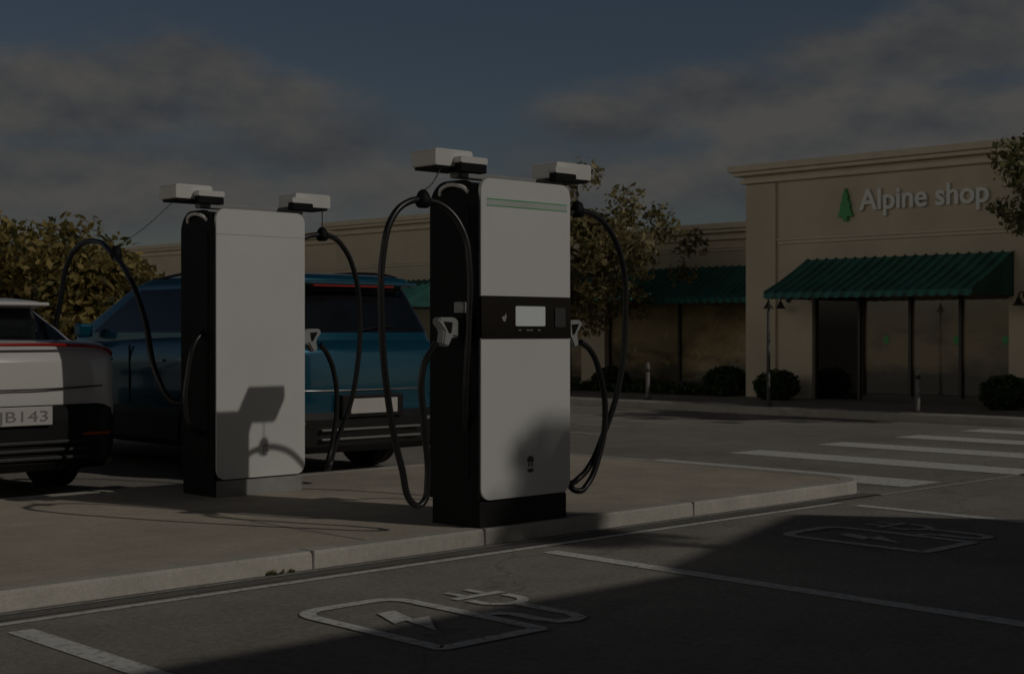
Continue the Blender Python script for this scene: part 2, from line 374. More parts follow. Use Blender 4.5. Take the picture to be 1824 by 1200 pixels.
def facade_block(x,y0,y1,h,openings,depth=8,label='',corn=True,awn=None,mould=None,pil=None,name='shop_building',base=.12,gm='glass'):
    E=empty(name,(x,(y0+y1)/2,base),label=label,category='building')
    yo=(y0+y1)/2
    lst=[]; T=.35
    ops=sorted(openings)
    cur=y0
    for (a,b,za,zb,ml) in ops:
        lst.append((0,T,cur-yo,a-yo,0,h-base))
        lst.append((0,T,a-yo,b-yo,zb-base,h-base))
        if za>base+.05: lst.append((0,T,a-yo,b-yo,0,za-base))
        cur=b
    lst.append((0,T,cur-yo,y1-yo,0,h-base))
    lst.append((T,depth,y0-yo,y0-yo+.3,0,h-base)); lst.append((T,depth,y1-yo-.3,y1-yo,0,h-base))
    lst.append((T,depth,y0-yo+.3,y1-yo-.3,h-base-.5,h-base-.3))
    if pil:
        for (a,b) in pil: lst.append((-.06,-.0,a-yo,b-yo,0,h-base-.32))
    boxes('wall',lst,M['stucco'],E)
    if corn:
        c=[(-.10,T,y0-yo-.10,y1-yo+.10,h-base-.30,h-base-.22),(-.05,T,y0-yo-.05,y1-yo+.05,h-base-.219,h-base-.16),
           (-.20,T,y0-yo-.20,y1-yo+.20,h-base-.159,h-base-.09),(-.27,T,y0-yo-.27,y1-yo+.27,h-base-.089,h-base+.03)]
        boxes('cornice',c,M['stucco2'],E,bev=.012)
    if mould:
        for (za,ya,yb) in mould:
            boxes('moulding',[(-.07,-.002,ya-yo,yb-yo,za-base,za-base+.05),(-.04,-.002,ya-yo,yb-yo,za-base-.06,za-base-.002)],M['stucco2'],E,bev=.008)
    for (a,b,za,zb,ml) in ops:
        bm=bmesh.new(); addbox(bm,.20,.22,a-yo+.002,b-yo-.002,max(za,base)-base+.01,zb-base-.002)
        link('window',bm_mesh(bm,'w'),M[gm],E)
        fr=[]; n=ml
        for i in range(n+1):
            yy=a+(b-a)*i/n; fr.append((.14,.199,max(a,yy-.025)-yo,min(b,yy+.025)-yo,max(za,base)-base+.01,zb-base-.01))
        fr.append((.139,.198,a-yo+.001,b-yo-.001,zb-base-.07,zb-base-.009)); 
        fr.append((.139,.198,a-yo+.001,b-yo-.001,max(za,base)-base,max(za,base)-base+.09))
        boxes('window_frame',fr,M['darkframe'],E)
    if awn:
        for (ya,yb,zt,zl,pr) in awn: awning(E,ya-yo,yb-yo,zt-base,zl-base,pr)
    return E,yo

SX=21.46
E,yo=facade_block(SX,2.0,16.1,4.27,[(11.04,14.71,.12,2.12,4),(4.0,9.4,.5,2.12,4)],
   label='cream stucco shop with green awning, stepped cornice and lettering',
   awn=[(10.95,14.79,2.56,1.95,1.3),(3.6,9.6,2.56,1.95,1.3)],mould=[(2.91,2.0,15.42)],pil=[(15.45,16.1)])
def facemat(x,y,z):
    return Matrix(((0,0,-1,x),(-1,0,0,y),(0,1,0,z),(0,0,0,1)))
def to_local(o,E): 
    o.data.transform(Matrix.Translation(-Vector(E.location))); o.parent=E
t=textmesh('sign_lettering','Alpine shop',.50,.022,M['signwhite'],facemat(SX-.04,13.73,3.36),offset=.0095,width=2.38)
to_local(t,E)
bm=bmesh.new()
cy=14.0
tree=[(0,.56),(.07,.38),(.045,.38),(.12,.21),(.09,.21),(.16,.02),(.05,.02),(.05,-.06),(-.05,-.06),(-.05,.02),(-.16,.02),(-.09,.21),(-.12,.21),(-.045,.38),(-.07,.38)]
prism(bm,[(cy-yo+a*.92,3.25-.12+b*.90) for a,b in tree],'x',-.07,-.004)
link('sign_emblem',bm_mesh(bm,'emblem'),M['signgreen'],E)
for yy in (13.35,12.05,11.2):
    bm=bmesh.new(); prism(bm,[(yy-yo+.055*math.cos(R(a)),1.04+.075*math.sin(R(a))) for a in range(0,360,30)],'x',.192,.1985)
    link('window_sticker',bm_mesh(bm,'st'),M['signgreen'],E)
boxes('door',[(.10,.138,13.85-yo,14.68-yo,.02,1.98)],M['doorglass'],E)
boxes('door_frame',[(.09,.139,13.80-yo,13.849-yo,.02,1.98),(.09,.139,14.681-yo,14.705-yo,.02,1.98)],M['darkframe'],E)
boxes('wall_base',[(-.03,-.002,14.72-yo,15.43-yo,0,.18)],M['stucco2'],E,bev=.006)

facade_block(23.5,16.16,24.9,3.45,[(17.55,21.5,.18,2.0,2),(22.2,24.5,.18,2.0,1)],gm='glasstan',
   label='lower cream stucco shop wing with green awnings and wide windows',
   awn=[(16.7,21.8,2.62,1.95,1.2),(21.95,24.7,2.62,1.95,1.2)],mould=[(2.98,16.17,24.88)])
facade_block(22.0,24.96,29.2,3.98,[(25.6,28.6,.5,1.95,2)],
   label='taller cream stucco shop front with cornice and green awning',
   awn=[(25.2,28.9,2.5,1.95,1.2)],mould=[(2.9,25,29.15)])
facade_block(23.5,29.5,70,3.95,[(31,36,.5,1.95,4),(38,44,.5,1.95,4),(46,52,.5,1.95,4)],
   label='long cream stucco shop row with plain cornice',
   awn=[(30.6,36.4,2.4,1.9,1.2),(37.6,44.4,2.4,1.9,1.2)],mould=[(3.0,29.6,69)])
B=empty('shop_building',(0,-3,0),label='unseen stucco building added behind the camera, parapet shaped to shade the bays',category='building')  # unseen block added behind the camera, roofline shaped to cast the bay shadow
prismobj('wall',[(-14,0),(13.0,0),(13.0,4.3),(12.23,5.33),(11.76,6.24),(8.95,5.62),(8.8,5.50),(5.24,5.50),(-14,5.50)],'y',0,-3.4,M['stucco'],B)
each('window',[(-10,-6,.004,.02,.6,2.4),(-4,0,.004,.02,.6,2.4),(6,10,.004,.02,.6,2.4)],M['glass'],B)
boxes('door',[(2,3.2,.004,.03,.02,2.2)],M['darkframe'],B)

# ---------------------------------------------------------------- vegetation
def leaves_mesh(centers,rads,nper,size,flat=.8,dens=None):
    V=[];F=[];base=0
    mr_=np.mean(rads)
    for c,r in zip(centers,rads):
        n=int(nper*(r/mr_)**2)
        d=rng.normal(size=(n,3)); d/=np.linalg.norm(d,axis=1)[:,None]
        rr=r*(rng.rand(n)**.45)
        p=c+d*rr[:,None]*np.array([1,1,flat])
        u=rng.normal(size=(n,3)); u/=np.linalg.norm(u,axis=1)[:,None]
        w=np.cross(u,d+rng.normal(size=(n,3))*.6); w/=np.linalg.norm(w,axis=1)[:,None]+1e-9
        s=size*(.6+.8*rng.rand(n))[:,None]
        a=p+u*s*.62; b=p+w*s*.32; cc=p-u*s*.62; dd=p-w*s*.32
        q=np.stack([a,b,cc,dd],1).reshape(-1,3)
        V.append(q); F.append(base+np.arange(len(q)).reshape(-1,4)); base+=len(q)
    V=np.concatenate(V);F=np.concatenate(F)
    me=bpy.data.meshes.new('crown'); me.from_pydata(V.tolist(),[],F.tolist()); me.update(); return me
def make_tree(loc,trunk_h,cz,rad,nclump,nper,size,matl,label,clr=(.28,.6),thick=.10,seed=0,shell=.55,name='tree'):
    random.seed(seed); rng.seed(seed)
    E=empty(name,loc,label=label,category='tree' if name!='bush' else 'bush')
    bm=bmesh.new()
    def limb(pts,r0,r1,n=7):
        rings=[]
        for i,p in enumerate(pts):
            p=Vector(p); t=i/(len(pts)-1); r=r0+(r1-r0)*t
            if i<len(pts)-1: d=(Vector(pts[i+1])-p)
            else: d=(p-Vector(pts[i-1]))
            d.normalize(); a=d.orthogonal().normalized(); b=d.cross(a)
            rings.append([bm.verts.new(p+a*math.cos(2*math.pi*k/n)*r+b*math.sin(2*math.pi*k/n)*r) for k in range(n)])
        for A,Bq in zip(rings,rings[1:]):
            for k in range(n): bm.faces.new((A[k],A[(k+1)%n],Bq[(k+1)%n],Bq[k]))
        bm.faces.new(rings[0]); bm.faces.new(rings[-1])
    top=(random.uniform(-.1,.1),random.uniform(-.1,.1),cz+rad[2]*.5)
    limb([(0,0,0),(.03,.02,trunk_h*.5),(.0,.05,trunk_h),(top[0]*.6,top[1]*.6,(trunk_h+top[2])/2),top],thick,thick*.25,10)
    cs=[];rs=[]
    for i in range(nclump):
        d=rng.normal(size=3); d/=np.linalg.norm(d); rr=shell+(1-shell)*rng.rand()
        if rng.rand()<.25: rr*=.5
        wob=.85+.3*rng.rand()
        c=np.array([d[0]*rad[0],d[1]*rad[1],d[2]*rad[2]])*rr*wob+np.array([0,0,cz])
        cs.append(c); rs.append(rng.uniform(*clr))
        if i%3==0 or nclump<40:
            s=Vector((0,0,trunk_h+random.random()*max(.1,(top[2]-trunk_h))*.7)); e=Vector(c); m=(s+e)/2+Vector((0,0,.12))
            limb([s,m,e],thick*.32,thick*.06,5)
    link('trunk',bm_mesh(bm,'trunk'),M['bark'],E,smooth=True)
    me=leaves_mesh(cs,rs,nper,size)
    link('crown',me,matl,E)
    return E
make_tree((20.3,19.55,.12),1.6,2.75,(2.3,2.3,1.45),100,85,.11,M['leaf_mid'],'young street tree with sparse olive leaves before shops',seed=12,thick=.09,clr=(.2,.45),shell=.4)
make_tree((19.7,8.75,.12),1.4,3.15,(1.65,1.65,1.15),75,110,.09,M['leaf_gold'],'green street tree on the sidewalk beside the shop',seed=9,thick=.10,clr=(.18,.40))
for i,(x,y,cz,r) in enumerate(((13.2,28.6,2.0,(2.6,2.6,1.75)),(14.6,27.2,1.7,(1.6,1.6,1.3)),(11.8,31.0,2.2,(2.6,2.6,1.9)),(10.0,33.5,2.3,(2.6,2.6,1.9)))):
    make_tree((x,y,0),.7,cz,r,80,110,.16,M['leaf_autumn'],'dense golden olive tree behind the parked cars',seed=20+i,thick=.12,clr=(.4,.75),shell=.6)
make_tree((11.45,-7.3,0),8.2,9.75,(.6,.55,.75),26,34,.16,M['leaf_green'],'slender tall tree behind the shop building',seed=41,thick=.07,clr=(.15,.30),shell=.3)
def bush(x,y,z,r,h,label,seed):
    rng.seed(seed); random.seed(seed)
    E=empty('bush',(x,y,z),label=label,category='bush')
    bm=bmesh.new(); bmesh.ops.create_icosphere(bm,subdivisions=3,radius=1)
    for v in bm.verts:
        k=.86+.05*math.sin(v.co.x*9+seed)*math.cos(v.co.y*8); v.co=Vector((v.co.x*r*k,v.co.y*r*k,max(0,(v.co.z*.5+.5)*h*k)))
    link('core',bm_mesh(bm,'core'),M['leaf_green'],E,smooth=True)
    n=260; d=rng.normal(size=(n,3)); d/=np.linalg.norm(d,axis=1)[:,None]
    c=np.stack([d[:,0]*r*.92,d[:,1]*r*.92,(d[:,2]*.5+.5)*h*.95],1)
    me=leaves_mesh([x_ for x_ in c],[.07+.03*rng.rand() for _ in range(n)],16,.05)
    link('foliage',me,M['leaf_green'],E)
bush(20.75,14.95,.12,.37,.5,'round clipped green bush beside the shop entrance',1)
bush(22.3,17.25,.12,.40,.5,'round clipped green bush in the planting bed',2)
bush(20.6,10.65,.12,.36,.5,'round clipped green bush beside the shop wall',3)
bush(22.6,20.5,.12,.35,.42,'round clipped green bush in the planting bed',4)
rng.seed(5)
wc=[np.array([4.40+.22*rng.rand(),KY-.012,.006+.012*rng.rand()]) for _ in range(6)]
o=link('weeds',leaves_mesh(wc,[.016]*len(wc),7,.022),M['leaf_gold']); meta(o,label='small weeds growing along the kerb foot',kind='stuff')
gc=[np.array([21.2+2.0*rng.rand(),16.4+7.4*rng.rand(),.16+.05*rng.rand()]) for _ in range(420)]
o=link('ground_cover',leaves_mesh(gc,[.10]*len(gc),14,.07),M['leaf_green']); meta(o,label='low green ground cover plants in the planting bed',kind='stuff')

# ---------------------------------------------------------------- posts
def bollard(x,y,lab):
    E=empty('bollard',(x,y,.12),label=lab,category='bollard',group='bollards along the shop sidewalk')
    lathe('post',[(.045,0),(.045,.02),(.036,.022),(.036,.60),(.030,.63),(.01,.645)],M['postlight'],E,axis='z',n=20)
    lathe('band',[(.0385,.48),(.0385,.53)],M['darkframe'],E,axis='z',n=20)
    lathe('base_plate',[(.07,0.0),(.07,.014),(.05,.018)],M['darkframe'],E,axis='z',n=20)
bollard(19.2,16.55,'slim pale grey bollard on the sidewalk edge'); bollard(19.1,11.25,'slim pale grey bollard on the sidewalk edge')
L_=empty('street_lamp',(19.0,13.85,.12),label='slim metal post with bell shaped lamp',category='lamp')
lathe('post',[(.06,0),(.06,.03),(.032,.05),(.026,1.50),(.008,1.56)],M['metalpost'],L_,axis='z',n=16)
lathe('lamp_shade',[(.02,1.66),(.035,1.62),(.06,1.58),(.085,1.55),(.09,1.54)],M['darkframe'],L_,axis='z',n=20)
lathe('finial',[(.012,1.661),(.02,1.68),(.008,1.70)],M['darkframe'],L_,axis='z',n=12)
def wall_lamp(y):
    W=empty('wall_lamp',(SX-.002,y,1.86),label='small dark gooseneck wall lamp on stucco pier',category='lamp',group='gooseneck wall lamps on the shop front')
    tube('bracket',[(0,0,0),(-.1,0,.05),(-.22,0,.03),(-.25,0,-.04)],.012,M['darkframe'],W)
    lathe('lamp_shade',[(.02,0),(.035,-.03),(.055,-.08),(.09,-.12),(.095,-.13)],M['darkframe'],W,loc=(-.25,0,-.03),axis='z',n=20)
    lathe('wall_plate',[(.05,-.02),(.05,.0)],M['darkframe'],W,n=16)
wall_lamp(15.2); wall_lamp(10.75)

# ---------------------------------------------------------------- chargers
def charger(loc,label,plain=False,H=2.147):
    E=empty('charging_station',loc,label=label,category='charging station',group='white electric car chargers on the island')
    w=.39; d=.23
    prof=rrect(-d+.028,d,.17,H-.012,.1,n=10,rs=(.01,.01,.15,.15))
    bm=bmesh.new(); prism(bm,prof,'x',-w+.004,w-.012)
    link('body',bm_mesh(bm,'body'),M['black'],E)
    prismobj('side_rim',rrect(-d+.012,d+.004,.165,H-.004,.1,n=10,rs=(.01,.01,.155,.155)),'x',-w-.012,-w+.0035,M['black'],E,bev=.004)
    prismobj('side_panel',rrect(-d+.09,d-.035,.30,H-.16,.05,n=6),'x',-w-.018,-w-.0125,M['black'],E)
    tube('handle',[(-w-.010,-d+.10,H-.085),(-w-.03,-d+.14,H-.05),(-w-.03,d-.13,H-.05),(-w-.010,d-.09,H-.085)],.013,M['whiteplastic'],E)
    bm=bmesh.new(); prism(bm,rrect(-w,w,.178,H,.075,n=10),'y',-d,-d+.026)
    es=[e for e in bm.edges if abs(e.verts[0].co.y+d)<1e-4 and abs(e.verts[1].co.y+d)<1e-4]
    bmesh.ops.bevel(bm,geom=es,offset=.010,segments=3,affect='EDGES',profile=.5)
    link('front_panel',bm_mesh(bm,'front'),M['white'],E)
    boxes('plinth',[(-w+.008,w-.012,-d+.02,d-.01,0,.169)],M['plinth'] if plain else M['plinthshaded'],E,bev=.006)
    boxes('side_plinth',[(-w-.002,-w+.0075,-d+.018,d-.01,0,.164)],M['black'],E)
    boxes('anchor_plate',[(-w+.0,w-.0,-d+.01,d+.0,-.0,.012)],M['darkframe'],E)
    if not plain:
        each('trim_line',[(-w+.045,w-.03,-d-.0025,-d+.004,2.018,2.025),(-w+.045,w-.03,-d-.0025,-d+.004,1.978,1.983)],M['greentrim'],E)
        boxes('trim_band',[(-w+.045,w-.03,-d-.0012,-d+.004,1.984,2.017)],M['palegreen'],E)
    else:
        boxes('panel_seam',[(-w+.003,w-.003,-d-.0015,-d+.004,1.960,1.963)],M['seam'],E)
    ex,ez=.03,.376; k=.75 if plain else 1; mm=M['seam'] if plain else M['hinge']
    dome=[(ex+.030*k*math.cos(R(a)),ez+.018+.036*k*math.sin(R(a))) for a in range(0,181,15)]
    prismobj('emblem',dome,'y',-d-.003,-d+.004,mm,E)
    for sx in (-.013,.013): prismobj('emblem',[(ex+sx-.005,ez-.014),(ex+sx+.005,ez-.014),(ex+sx+.005,ez+.0175),(ex+sx-.005,ez+.0175)],'y',-d-.003,-d+.004,mm,E)
    cup=[(ex+.028*k*math.cos(R(a)),ez-.028+.024*k*math.sin(R(a))) for a in range(180,361,15)]
    prismobj('emblem',cup,'y',-d-.003,-d+.004,mm,E)
    return E
def display(E):
    w=.39;d=.23
    prismobj('display_panel',rrect(-w-.003,w+.001,1.166,1.428,.01,n=3),'y',-d-.006,-d+.02,M['blackgloss'],E)
    prismobj('screen',rrect(-.105,.155,1.243,1.367,.008,n=3),'y',-d-.009,-d-.0065,M['screen'],E)
    prismobj('card_reader',rrect(.24,.335,1.235,1.36,.01,n=3),'y',-d-.014,-d-.0065,M['hinge'],E,bev=.002)
    each('button',[(x-.012,x+.012,-d-.010,-d-.0065,1.215,1.221) for x in (-.07,.0,.03,.1)],M['greygun'],E)
    prismobj('touch_icon',[(-.215,1.275),(-.195,1.27),(-.185,1.30),(-.19,1.325),(-.20,1.305),(-.225,1.30)],'y',-d-.009,-d-.0065,M['greygun'],E)
def arms(E):
    boxes('beam',[(-.40,.52,-.03,.05,2.16,2.200)],M['greygun'],E,bev=.008)
    boxes('beam_mount',[(-.06,.08,-.06,.08,2.12,2.159)],M['darkframe'],E,bev=.004)
    for (x0,x1,sg) in ((-.645,-.34,-1),(.40,.73,1)):
        A=empty('cable_arm',(0,0,0)); A.parent=E; 
        prismobj('arm_cover',rrect(x0,x1,2.214,2.318,.02,n=4,rs=(.01,.01,.02,.02)),'y',-.10,.13,M['whiteplastic'],A,bev=.004)
        boxes('arm_tray',[(x0+.02,x1-.02,-.09,.12,2.196,2.2135)],M['black'],A,bev=.004)
        xs=(x1-.16,x1+.06) if sg<0 else (x0-.08,x0+.12)
        prismobj('retractor_cover',rrect(xs[0],xs[1],2.235,2.275,.012,n=4),'y',-.17,-.101,M['whiteplastic'],A)
        boxes('retractor_tray',[(xs[0]+.004,xs[1]-.004,-.168,-.103,2.180,2.2345)],M['black'],A,bev=.006)
def hook(E,p,top,r=.004):
    x,y,z=p
    tube('strap',[top,((x+top[0])/2,(y+top[1])/2,(z+top[2])/2+.0),(x,y,z+.05)],r,M['rubber'],E)
    lathe('cable_clamp',[(.012,.06),(.03,.045),(.042,.02),(.05,-.01),(.046,-.035),(.03,-.05)],M['black'],E,loc=p,axis='z',n=20)
def gun(E,x,sg,y=-.08,z=1.2):
    def X(a): return x+sg*a
    boxes('holster',[(min(X(.0),X(.075)),max(X(.0),X(.075)),y-.06,y+.06,z-.06,z+.13)],M['black'],E,bev=.012)
    boxes('holster_latch',[(min(X(.03),X(.06)),max(X(.03),X(.06)),y-.045,y+.045,z+.131,z+.20)],M['greygun'],E,bev=.008)
    G=empty('charging_connector',(0,0,0)); G.parent=E
    pts=[(X(.076),z-.02),(X(.076),z+.085),(X(.12),z+.105),(X(.235),z+.105),(X(.25),z+.075),(X(.20),z+.02),(X(.215),z-.06),(X(.17),z-.075),(X(.13),z-.01)]
    bm=bmesh.new(); prism(bm,pts,'y',y-.035,y+.035)
    bmesh.ops.recalc_face_normals(bm,faces=bm.faces)
    bmesh.ops.bevel(bm,geom=list(bm.edges),offset=.009,segments=2,affect='EDGES')
    link('connector_shell',bm_mesh(bm,'gun'),M['greygun'],G)
    pts=[(X(.14),z+.075),(X(.21),z+.08),(X(.165),z+.01),(X(.15),z+.01)]
    bm=bmesh.new(); prism(bm,pts,'y',y-.039,y+.039); link('connector_grip',bm_mesh(bm,'grip'),M['black'],G)
def cable(E,pts,rad=.0205,off=None):
    if off: pts=[(a-off[0],b-off[1],c-off[2]) for a,b,c in pts]
    tube('charging_cable',pts,rad,M['rubber'],E,res=14)

O1=(6.385,6.73,.09)
C1=charger(O1,'tall white charging station with lit screen and looped black cables')
display(C1); arms(C1)
gun(C1,-.40,-1,y=-.10,z=1.19); gun(C1,.385,1,y=-.08,z=1.18)
Y=6.65
cable(C1,[(5.74,Y-.03,1.235),(5.66,Y,1.08),(5.665,Y,.76),(5.695,Y,.40),(5.66,Y,.275),(5.60,Y,.262),(5.49,Y,.503),(5.384,Y,.94),(5.341,Y,1.40),(5.354,Y,1.76),(5.43,Y,1.98),(5.55,Y,2.07),(5.66,Y,2.085),(5.82,Y-.02,2.05),(5.915,Y-.08,1.90),(5.935,Y-.11,1.70),(5.93,Y-.11,1.35),(5.92,Y-.10,1.05),(5.93,Y-.08,.85),(5.985,Y-.03,.70)],off=O1)
hook(C1,(5.66-O1[0],Y-O1[1],2.10-.10),(5.80-O1[0],Y-O1[1],2.20))
cable(C1,[(7.03,Y,1.23),(7.13,Y,1.17),(7.22,Y,1.02),(7.275,Y,.73),(7.20,Y,.43),(7.10,Y,.28),(7.02,Y,.24),(6.97,Y+.03,.27),(7.05,Y+.06,.30),(7.15,Y+.05,.37),(7.29,Y+.03,.60),(7.42,Y,.953),(7.48,Y,1.416),(7.445,Y,1.78),(7.30,Y,2.0),(7.12,Y,2.09),(6.99,Y,2.09),(6.86,Y,2.05),(6.77,Y,1.95),(6.755,Y,1.8)],off=O1)
hook(C1,(7.0-O1[0],Y-O1[1],2.115-.10),(7.0-O1[0],Y-O1[1],2.20))

O2=(6.14,9.29,.045)
C2=charger(O2,'tall white charging station with shadowed blank front and cables',plain=True)
arms(C2)
gun(C2,.385,1,y=-.08,z=1.17)
dx,dy=O2[0]-O1[0],O2[1]-O1[1]
cable(C2,[(p[0]+dx,p[1]+dy,p[2]) for p in [(7.03,Y,1.20),(7.10,Y,1.12),(7.17,Y,.95),(7.19,Y,.70),(7.14,Y,.40),(7.10,Y,.25),(7.14,Y+.04,.22),(7.22,Y+.06,.40),(7.34,Y+.03,.70),(7.40,Y,1.05),(7.42,Y,1.42),(7.37,Y,1.76),(7.25,Y,1.97),(7.12,Y,2.05),(7.0,Y,2.05),(6.87,Y,2.02),(6.77,Y,1.95),(6.755,Y,1.8)]],off=O2)
hook(C2,(7.05-O1[0],Y-O1[1],2.06-.05),(7.05-O1[0],Y-O1[1],2.20))
cable(C2,[(5.745,9.42,.78),(5.66,9.50,.78),(5.59,9.60,.95),(5.62,9.85,1.40),(5.66,10.15,1.72),(5.75,10.6,1.93),(5.84,11.0,2.04),(5.86,11.35,2.02),(5.90,11.65,1.86),(5.93,11.85,1.5),(5.90,12.0,1.15),(5.80,12.1,1.0)],rad=.023,off=O2)
p=(5.74,10.50,1.92); hook(C2,(p[0]-O2[0],p[1]-O2[1],p[2]-O2[2]-.0),(-.60,.0,2.20),r=.0025)
cable(C2,[(5.74,9.21,1.30),(5.66,9.2,1.22),(5.60,9.2,1.0),(5.58,9.2,.75),(5.63,9.2,.6),(5.74,9.2,.55)],off=O2)

# ---------------------------------------------------------------- cars
def ring_pts(y0,y1,w,r,z,ns=14,nc=5,nr=10):
    P=[];T=[]
    def lin(a,b,n,tag):
        for i in range(n):
            t=i/n; P.append((a[0]+(b[0]-a[0])*t,a[1]+(b[1]-a[1])*t,z)); T.append((tag,t,(i+1)/n))
    def arc(cx,cy,a0,tag):
        for i in range(nc):
            t=R(a0+90*i/nc); P.append((cx+r*math.cos(t),cy+r*math.sin(t),z)); T.append((tag,i/nc,(i+1)/nc))
    lin((-(w-r),y0),(w-r,y0),nr,'rear'); arc(w-r,y0+r,-90,'crr')
    lin((w,y0+r),(w,y1-r),ns,'right'); arc(w-r,y1-r,0,'cfr')
    lin((w-r,y1),(-(w-r),y1),nr,'front'); arc(-(w-r),y1-r,90,'cfl')
    lin((-w,y1-r),(-w,y0+r),ns,'left'); arc(-(w-r),y0+r,180,'crl')
    return P,T
def bow(P,y0,y1,amt):
    out=[]; ym=(y0+y1)/2; wmax=max(abs(p[0]) for p in P)
    for (x,y,z) in P:
        k=1-(x/wmax)**2; s=(1 if y>ym else -1)*(abs(y-ym)/((y1-y0)/2))**3
        out.append((x,y+s*amt*k,z))
    return out
def cabin(E,rings,glass_rows,paint,glassmat,spec):
    PR=[];TG=None
    for (y0,y1,w,r,z) in rings:
        P,T=ring_pts(y0,y1,w,r,z); PR.append(bow(P,y0,y1,.07)); TG=T
    n=len(PR[0])
    bp=bmesh.new(); bg=bmesh.new()
    vp=[[bp.verts.new(p) for p in ring] for ring in PR]; vg=[[bg.verts.new(p) for p in ring] for ring in PR]
    for j in range(len(PR)-1):
        for i in range(n):
            tag,ta,tb=TG[i]; tm=(ta+tb)/2
            gl=False
            if j in glass_rows:
                if tag=='rear': gl=True
                elif tag=='front': gl=True
                elif tag=='right': gl=spec[0]<tm<spec[1]
                elif tag=='left': gl=spec[0]<1-tm<spec[1]
                elif tag in('crr',): gl=tm<.35
                elif tag=='crl': gl=tm>.65
            b,v=(bg,vg) if gl else (bp,vp)
            b.faces.new((v[j][i],v[j][(i+1)%n],v[j+1][(i+1)%n],v[j+1][i]))
    bp.faces.new(vp[-1])
    for b in (bp,bg):
        bmesh.ops.delete(b,geom=[v for v in b.verts if not v.link_faces],context='VERTS')
    link('roof',bm_mesh(bp,'roof'),paint,E,smooth=True)
    link('window',bm_mesh(bg,'glass'),glassmat,E,smooth=True)
def cut_arches(me,ywheels,w,r):
    o=bpy.data.objects.new('tmpcut',me); COL.objects.link(o)
    cs=[]
    for yw in ywheels:
        for sx in(-1,1):
            bm=bmesh.new(); bmesh.ops.create_cone(bm,cap_ends=True,segments=40,radius1=r,radius2=r,depth=.7,matrix=Matrix.Translation((sx*(w+.02),yw,.37))@Matrix.Rotation(R(90),4,'Y'))
            c=bpy.data.objects.new('c',bm_mesh(bm,'c')); COL.objects.link(c); cs.append(c)
            md=o.modifiers.new('b','BOOLEAN'); md.object=c; md.operation='DIFFERENCE'; md.solver='EXACT'
    m2=tomesh(o,'cutmesh')
    for c in cs: bpy.data.objects.remove(c)
    return m2
def lowerbody(E,st,paint,ywheels,wmax,wr):
    bm=bmesh.new(); rows=[]
    for (y,zb,w,zt) in st:
        h=zt-zb
        half=[(0,zb),(w*.6,zb),(w*.93,zb+.02),(w*.985,zb+.12*h),(w*1.0,zb+.35*h),(w*.985,zb+.60*h),(w*1.0,zb+.72*h),(w*.985,zb+.86*h),(w*.95,zt-.02),(w*.86,zt),(w*.5,zt+.01),(0,zt+.015)]
        full=half+[(-x,z) for x,z in half[-2:0:-1]]
        rows.append([bm.verts.new((x,y,z)) for x,z in full])
    n=len(rows[0])
    for a,b in zip(rows,rows[1:]):
        for i in range(n): bm.faces.new((a[i],a[(i+1)%n],b[(i+1)%n],b[i]))
    for row in (rows[0],rows[-1]):
        m=len(row)//2
        for i in range(0,m):
            a=row[i]; b=row[i+1]; c=row[(len(row)-i-1)%len(row)]; d=row[(len(row)-i)%len(row)]
            vs=[]
            for v in (a,b,c,d):
                if v not in vs: vs.append(v)
            if len(vs)>=3: bm.faces.new(vs)
    me=bm_mesh(bm,'lb')
    o=bpy.data.objects.new('tmp',me); COL.objects.link(o)
    md=o.modifiers.new('s','SUBSURF'); md.levels=2; md.render_levels=2
    me=tomesh(o,'lb2')
    for v in me.vertices:
        if v.co.y<.35:
            k=max(0,1-(v.co.x/wmax)**2); v.co.y-=.07*k*(1-max(0,v.co.y)/.35)
            v.co.y-=.035*math.sin(math.pi*min(1,max(0,(v.co.z-.3)/.95)))*(1-max(0,v.co.y)/.35)
    me=cut_arches(me,ywheels,wmax,wr)
    return link('body',me,paint,E,smooth=True)
def band(E,name,rings,mat,ywheels,wmax,wr,cut=True,b_=.12):
    bm=bmesh.new(); V=[]
    for (y0,y1,w,r,z) in rings:
        P,T=ring_pts(y0,y1,w,r,z); P=bow(P,y0,y1,b_); V.append([bm.verts.new(p) for p in P])
    n=len(V[0])
    for a,b in zip(V,V[1:]):
        for i in range(n): bm.faces.new((a[i],a[(i+1)%n],b[(i+1)%n],b[i]))
    bm.faces.new(V[0]); bm.faces.new(V[-1])
    me=bm_mesh(bm,name)
    if cut: me=cut_arches(me,ywheels,wmax,wr)
    return link(name,me,mat,E,smooth=False)
